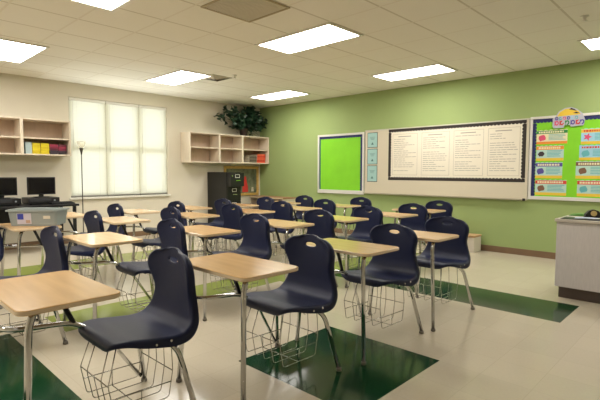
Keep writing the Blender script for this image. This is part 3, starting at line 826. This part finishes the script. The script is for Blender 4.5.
def poster(x0, x1, z0, z1, head, mid, foot, art, label, shape=0, r=random.Random(11)):
    t = thing('poster', label, 'poster', ((x0+x1)/2, WG-.0157, z0), 0, 'small colourful posters on the right lime board')
    w, h = (x1-x0)/2, z1-z0
    # torn / cut outline
    n = 18; top = [(-w+2*w*k/n, h+(.006*math.sin(k*2.1+z0*9) if 0 < k < n else 0)) for k in range(n, -1, -1)]
    out = [(-w, 0), (w, 0)]+top
    k = len(out); b = MB(); b.add([(x, y, z) for y in (0, -.0015) for x, z in out], [tuple(range(k)), tuple(reversed(range(k, 2*k)))]+[(i, (i+1) % k, k+(i+1) % k, k+i) for i in range(k)])
    b.build('poster_sheet', PM[mid], t)
    y0, y1 = -.0022, -.0015
    b = MB(); b.box(-w, w, y0, y1, h*.74, h*.96); b.build('heading_band', PM[head], t)
    b = MB()
    xx = -w+.03
    while xx < w-.05:
        q = r.uniform(.015, .03); b.box(xx, xx+q, y0-.0006, y0, h*.79, h*.91); xx += q+.008
    b.build('heading_lettering', PM['cream'] if head not in ('yellow', 'blue') else PM['red'], t)
    b = MB(); b.box(-w, w, y0, y1, 0, h*.18); b.build('footer_band', PM[foot], t)
    b = MB(); ax = -w*.62
    if shape == 1:
        pts = [(h*.46+.058*math.cos(PI/2+a*PI/5)*(1 if a % 2 == 0 else .45), ax+.058*math.sin(PI/2+a*PI/5)*(1 if a % 2 == 0 else .45)) for a in range(10)]
    elif shape == 2: pts = [(h*.3, ax-.03), (h*.3, ax+.02), (h*.46, ax+.045), (h*.62, ax+.02), (h*.62, ax-.02), (h*.45, ax-.05)]
    else: pts = [(h*.44+.045*math.cos(a*PI/6)*(1+.25*math.sin(a*2.)), ax+.05*math.sin(a*PI/6)) for a in range(12)]
    b.prism(pts, y0, y1, axis='y'); b.build('picture', PM[art], t)
    b = MB()
    for k in range(5):
        zz = h*(.64-.09*k); b.box(-w*.2, w*(.9-.25*r.random()), y0, y1, zz, zz+.009)
    b.build('body_text', PM['teal'] if mid != 'teal' else PM['cream'], t)
poster(-2.155, -1.745, 1.70, 1.905, 'green', 'cream', 'orange', 'pink', 'poster with green heading, top of the left column on the lime board', 0)
poster(-2.150, -1.785, 1.455, 1.675, 'orange', 'pale', 'yellow', 'dark', 'poster with orange heading, second in the left column on the lime board', 2)
poster(-2.155, -1.795, 1.195, 1.43, 'purple', 'pale', 'yellow', 'purple', 'poster with purple heading, third in the left column on the lime board', 0)
poster(-2.150, -1.735, .945, 1.172, 'red', 'pale', 'yellow', 'brown', 'poster with red heading, bottom of the left column on the lime board', 0)
poster(-1.575, -1.165, 1.68, 1.895, 'yellow', 'blue', 'yellow', 'pink', 'poster with a pink star, top of the right column on the lime board', 1)
poster(-1.590, -1.180, 1.455, 1.665, 'blue', 'blue', 'yellow', 'teal', 'plain pale blue poster, second in the right column on the lime board', 0)
poster(-1.625, -1.175, 1.195, 1.44, 'brown', 'pale', 'yellow', 'brown', 'poster with brown heading, third in the right column on the lime board', 0)
poster(-1.600, -1.180, .945, 1.172, 'red', 'pale', 'yellow', 'teal', 'poster with red heading, bottom of the right column on the lime board', 0)
# title cut-out pinned over the top of the right board
t = thing('title_cutout', 'arched multicoloured title cutout pinned over the top of the right lime board', 'cutout', (-1.735, WG-.0335, 1.925))
ol = [(-.19, .0), (-.06, .0), (-.05, .035), (.02, .035), (.03, .01), (.19, .02), (.205, .1), (.17, .19), (.1, .255), (.03, .285), (-.05, .28), (-.13, .235), (-.17, .16), (-.205, .14), (-.205, .03)]
k = len(ol); b = MB(); b.add([(x, y, z) for y in (0, -.003) for x, z in ol], [tuple(range(k)), tuple(reversed(range(k, 2*k)))]+[(i, (i+1) % k, k+(i+1) % k, k+i) for i in range(k)])
b.build('cutout_sheet', flat('cutout_white', 178, 178, 190), t)
def blob(b, pts, y): b.add([(x, y, z) for x, z in pts], [tuple(range(len(pts)))])
b = MB(); blob(b, [(-.15, .165), (.15, .175), (.12, .225), (.03, .27), (-.05, .265), (-.115, .225)], -.0034); b.build('yellow_arch', PM['yellow'], t)
b = MB(); blob(b, [(.0, .255), (.04, .245), (.1, .225), (.075, .25), (.03, .275)], -.0038); blob(b, [(.05, .2), (.11, .19), (.13, .2), (.09, .215)], -.0038); b.build('dark_mark', PM['dark'], t)
def letters(word_x, z, h, cols, nm):
    for i, (x, c) in enumerate(zip(word_x, cols)):
        b = MB()
        n = 10; R = [(h*.5*.8*math.cos(2*PI*q/n), h*.5*math.sin(2*PI*q/n)) for q in range(n)]; r_ = [(a*.45, c_*.45) for a, c_ in R]
        vs = [(x+a, -.0038, z+c_) for a, c_ in R]+[(x+a, -.0038, z+c_) for a, c_ in r_]
        gap = i % 3
        fs = [(q, (q+1) % n, n+(q+1) % n, n+q) for q in range(n) if not (gap and q in ((0, 1) if gap == 1 else (5, 6)))]
        b.add(vs, fs); b.box(x-h*.42, x-h*.3, -.0042, -.0038, z-h*.5, z+h*.5); b.build(nm, PM[c], t)
letters([-.15, -.1, -.05, 0, .05, .1], .135, .05, ['purple', 'teal', 'pink', 'purple', 'blue', 'teal'], 'upper_lettering')
letters([-.15, -.085, -.015, .055, .12, .17], .07, .07, ['pink', 'red', 'green', 'purple', 'red', 'purple'], 'lower_lettering')

# ------------------------------------------------------------------ carton by the green wall
t = thing('carton', 'white carton with a brown lid on the floor against the green wall', 'box', (-3.22, 7.19, 0))
b = MB(); b.box(-.29, .29, -.14, .14, 0, .24, 0, .004); b.build('carton_body', CARD, t)
b = MB(); b.box(-.297, .297, -.146, .146, .2405, .27, 0, .004); b.build('carton_lid', flat('carton_lid', 196, 160, 116, .7), t)
b = MB(); b.box(.02, .16, -.1408, -.1403, .12, .15); b.build('print_mark', INK, t)

# ------------------------------------------------------------------ teacher desk and what lies on it
t = thing('teacher_desk', 'grey laminate teacher desk with a dark toe kick at the right edge', 'teacher desk', (-1.27, 5.08, 0))
L, Dd = 1.6, .75
b = MB(); b.box(.0, L, 0, Dd, .125, .785, 0, .004); b.build('desk_body', GREYLAM, t)
b = MB(); b.box(.02, L-.05, .08, Dd-.04, 0, .1245); b.build('toe_kick', DKBASE, t)
b = MB(); b.box(-.015, L+.015, -.02, Dd+.015, .7855, .815, 0, .004); b.build('desk_top', COUNTER, t)
tz = .8155
t = thing('desk_blotter', 'thin black folder lying at the near edge of the teacher desk', 'folder', (-.97, 5.28, tz), .06)
b = MB(); b.box(-.28, .30, -.19, .05, 0, .004, 0, .001); b.box(-.27, .29, -.18, .04, .0045, .007, 0, .0008); b.build('folder_cover', BLACK, t)
pz = tz+.0078
t = thing('workbook', 'green covered workbook lying open on the teacher desk', 'book', (-1.12, 5.62, tz+.001), .1)
b = MB()
for s in (-1, 1):
    P = [(0, .012), (s*.03, .024), (s*.08, .02), (s*.15, .006), (s*.15, .001), (0, .001)]
    vs = [(x, y, z) for y in (-.1, .1) for x, z in P]; n = 6
    b.add(vs, [tuple(range(n)), tuple(reversed(range(n, 2*n)))]+[(i, (i+1) % n, n+(i+1) % n, n+i) for i in range(n)])
b.build('open_pages', flat('green_page', 92, 142, 66), t)
b = MB(); b.box(-.155, .155, -.105, .105, -.0008, .0008); b.build('cover', flat('green_cover', 44, 92, 44), t)
for k, (x, y, a, c, l) in enumerate(((-1.03, 5.22, .2, (186, 196, 214), 'pale blue sheet of paper on the black folder'), (-.86, 5.20, -.15, (236, 232, 222), 'white sheet of paper at the near edge of the teacher desk'))):
    b = MB(); n = 8; vs = [(-.11+.22*i/n, yy, .0006+.012*math.sin(i/n*PI)*(.4+k*.6)) for yy in (-.075, .075) for i in range(n+1)]
    b.add(vs, [(i, i+1, n+2+i, n+1+i) for i in range(n)], 0, True)
    tag(b.build('paper_sheet', flat('sheet_%d' % k, *c, .7), None, (x, y, pz+.0006), a), l, 'paper', 'loose papers on the teacher desk')
t = thing('tape_dispenser', 'black tape dispenser standing on the teacher desk', 'tape dispenser', (-1.01, 5.385, tz), .5)
b = MB(); P = [(-.085, 0), (.07, 0), (.085, .02), (.06, .045), (.03, .078), (-.01, .09), (-.05, .075), (-.08, .04)]
n = len(P); vs = [(x, y, z) for y in (-.028, .028) for x, z in P]
b.add(vs, [tuple(reversed(range(n))), tuple(range(n, 2*n))]+[(i, (i+1) % n, n+(i+1) % n, n+i) for i in range(n)]); b.build('dispenser_body', BLACK, t)
b = MB(); b.tube([(-.01, -.034, .05), (-.01, .034, .05)], .028, 18); b.build('tape_roll', flat('tape_tan', 196, 170, 110), t)

# ------------------------------------------------------------------ light
w = bpy.data.worlds.new('sky'); scn.world = w; w.use_nodes = True
bg = w.node_tree.nodes['Background']; bg.inputs[0].default_value = (1, 1, 1, 1); bg.inputs[1].default_value = 1.3
def area(name, loc, size, sy, power, color, rot=(0, 0, 0)):
    d = bpy.data.lights.new(name, 'AREA'); d.shape = 'RECTANGLE'; d.size = size; d.size_y = sy; d.energy = power; d.color = color
    o = bpy.data.objects.new(name, d); col.objects.link(o); o.location = loc; o.rotation_euler = rot; return o
for x, y, p in ((-.7, 3.9, 12), (-3.75, -.9, 46), (-6.8, -.9, 40), (-.7, -.9, 6)):
    area('room_light', (x, y, H-.03), 1.12, .54, p, (1, .965, .895))
for y in (3.2, 3.9, 4.6):          # spots added inside the blinds to brighten the ceiling, imitating daylight off the slats
    d = bpy.data.lights.new('window_fill_spot', 'SPOT'); d.energy = 15; d.color = (.96, 1, .97); d.spot_size = math.radians(140); d.spot_blend = 1; d.shadow_soft_size = .03
    o = bpy.data.objects.new('window_fill_spot', d); col.objects.link(o); o.location = (WX+.22, y, 1.5)
    o.rotation_euler = Vector((.75, 0, 1)).to_track_quat('-Z', 'Y').to_euler()

scn.view_settings.view_transform = 'Standard'
scn.view_settings.look = 'None'
scn.view_settings.exposure = .5
scn.cycles.max_bounces = 8; scn.cycles.transparent_max_bounces = 12
